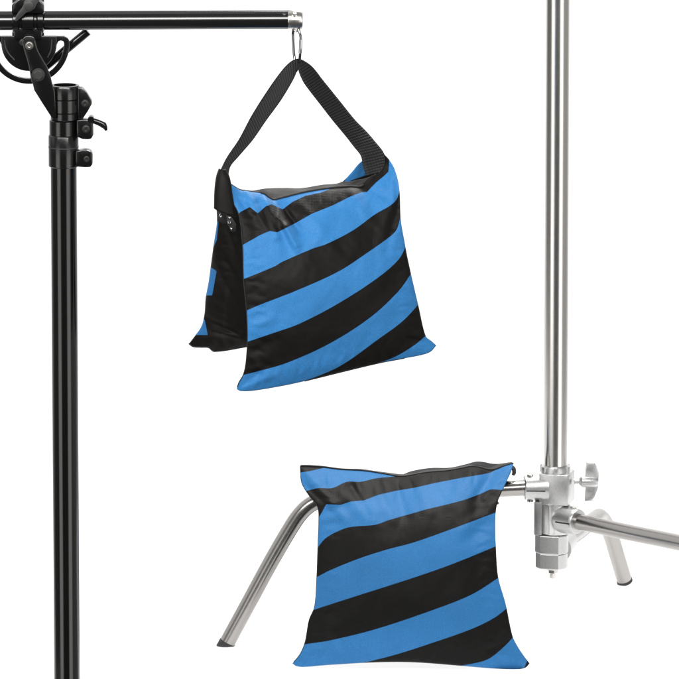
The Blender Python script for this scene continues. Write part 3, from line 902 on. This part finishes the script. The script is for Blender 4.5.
Tb = [(303, 466.8), (322, 467.6), (341, 469.4), (364, 470.4), (386, 473.6), (404, 475.4), (425.5, 471.4), (448.5, 469.2), (471.4, 465.2), (480, 463.4), (488, 464.6), (498, 464.4), (509, 463.8)]
Bb = [(322, 612), (360, 612), (410, 611), (450, 609), (488, 606)]
Lb_ = [(303, 466.8), (312, 494), (322, 520), (322, 570), (322, 612)]
Rb = [(509, 463.8), (497, 490), (490, 520), (488, 560), (488, 606)]
rl, slr = pouch('rear_pouch', LB, (Tb, Bb, Lb_, Rb), 70, 60, y_lor, 9, 24, lambda x, y: -5, s_lo, [], 33.3, FL, .35, .6)
sheet('saddle_panel', LB, spline(sl['top'], 90), spline(slr['top'], 90), M_FAB, 10, Vector((0, 0, .0015)))
bm = bmesh.new()
add_tube(bm, spline([p + Vector((0, 0, .5*S)) for p in sl['top'][2:105]], 70), [.5*S + .5*S*(1 - i/69) for i in range(70)], 10)
obj('zipper', bm, M_TRIM, fl)
# its strap lies folded along the ridge
so = [(404, 474.6, 6), (412, 471.6, 8), (430, 468.6, 9), (450, 468.2, 9), (466, 464.8, 8), (476, 462.2, 7), (484, 462.6, 6), (492, 464.2, 5), (502, 464.4, 4), (510, 464.6, 3), (514.8, 468, 2), (515.4, 473, 2), (513.6, 475.6, 2)]
si = [(404, 477, -6), (412, 474.4, -6), (430, 471.4, -6), (450, 470.6, -6), (466, 467.6, -7), (476, 465.8, -8), (484, 467.6, -8), (492, 468.8, -8), (501, 468.2, -6), (508, 467.4, -6), (512, 469, -6), (512.8, 473, -5), (512.2, 475, -5)]
ribbon('handle_strap', LB, [P(x, y, ypl(x) + d*S) for x, y, d in so], [P(x, y, ypl(x) + d*S) for x, y, d in si], M_WEB, 120, 1.4*S, 6)
bm = lathe(P(497.6, 503.2, ypl(497) - 14*S), FRONT, [(-3*S, 1.5*S), (.5*S, 1.5*S), (1*S, 1*S), (1*S, 0)], 16)
obj('rivet', bm, M_CHROME, LB)

# ------------------------------------------------------------------ light: studio surround + lamps
w = bpy.data.worlds.new('World'); scn.world = w; w.use_nodes = True
nt = w.node_tree; N = nt.nodes; L = nt.links
bg = N['Background']
tc = N.new('ShaderNodeTexCoord'); sp = N.new('ShaderNodeSeparateXYZ')
L.new(tc.outputs['Generated'], sp.inputs[0])
neg = N.new('ShaderNodeMath'); neg.operation = 'MULTIPLY'; neg.inputs[1].default_value = -1
L.new(sp.outputs['Y'], neg.inputs[0])
at = N.new('ShaderNodeMath'); at.operation = 'ARCTAN2'
L.new(sp.outputs['X'], at.inputs[0]); L.new(neg.outputs[0], at.inputs[1])
mr = N.new('ShaderNodeMapRange'); mr.inputs['From Min'].default_value = -math.pi; mr.inputs['From Max'].default_value = math.pi
L.new(at.outputs[0], mr.inputs['Value'])
cr = N.new('ShaderNodeValToRGB')
stops = [(-180, .8), (-128, .8), (-108, .17), (-60, .15), (-54, 2.4), (-31, 2.4), (-25, .08), (22, .08), (28, 2.4), (52, 2.4), (58, .42), (112, .42), (128, .8), (180, .8)]
els = cr.color_ramp.elements
while len(els) < len(stops): els.new(.5)
for e, (a, val) in zip(els, stops):
    e.position = (a + 180)/360; e.color = (val, val*.99, val*.97, 1)
L.new(mr.outputs['Result'], cr.inputs['Fac'])
# upper surround dim grey, bright left side added to light leg and bag
el = N.new('ShaderNodeMapRange'); el.inputs['From Min'].default_value = .06; el.inputs['From Max'].default_value = .22
L.new(sp.outputs['Z'], el.inputs['Value'])
mx = N.new('ShaderNodeMix'); mx.data_type = 'RGBA'; mx.inputs['B'].default_value = (.22, .22, .22, 1)
cr2 = N.new('ShaderNodeValToRGB')
st2 = [(-180, .5), (-140, .9), (-80, .9), (-66, .22), (66, .22), (90, .35), (180, .5)]
e2 = cr2.color_ramp.elements
while len(e2) < len(st2): e2.new(.5)
for e, (a, val) in zip(e2, st2):
    e.position = (a + 180)/360; e.color = (val, val, val, 1)
L.new(mr.outputs['Result'], cr2.inputs['Fac']); L.new(cr2.outputs['Color'], mx.inputs['B'])
L.new(el.outputs['Result'], mx.inputs['Factor']); L.new(cr.outputs['Color'], mx.inputs['A'])
lo = N.new('ShaderNodeMapRange'); lo.inputs['From Min'].default_value = -.27; lo.inputs['From Max'].default_value = -.36
L.new(sp.outputs['Z'], lo.inputs['Value'])
mx2 = N.new('ShaderNodeMix'); mx2.data_type = 'RGBA'; mx2.inputs['B'].default_value = (.08, .08, .08, 1)
L.new(lo.outputs['Result'], mx2.inputs['Factor']); L.new(mx.outputs['Result'], mx2.inputs['A'])
L.new(mx2.outputs['Result'], bg.inputs['Color'])
bg.inputs['Strength'].default_value = 1.0


def area(name, loc, aim, sx, sy, power, col=(1, 1, 1)):
    d = bpy.data.lights.new(name, 'AREA'); d.shape = 'RECTANGLE'; d.size = sx; d.size_y = sy; d.energy = power; d.color = col
    o = bpy.data.objects.new(name, d); C.objects.link(o); o.location = loc
    o.rotation_euler = (Vector(aim) - Vector(loc)).to_track_quat('-Z', 'Y').to_euler()
    return o


area('key_softbox', (.40, .35, 2.2), (.16, -.3, .2), .85, .9, 42, (1, .985, .96))
area('front_strip', (-.35, -2.4, 1.80), (-.1, -1.0, .72), 2.6, .5, 50, (1, .99, .97))
area('table_backlight', (0, .45, -.5), (0, .45, 0), 3.0, 2.3, 46)
area('wall_backlight', (0, 2.4, .9), (0, 1, .9), 4.4, 2.8, 64)

scn.view_settings.view_transform = 'Standard'
scn.view_settings.look = 'None'
scn.view_settings.exposure = 0
scn.view_settings.gamma = 1
scn.cycles.max_bounces = 8
scn.cycles.use_denoising = True
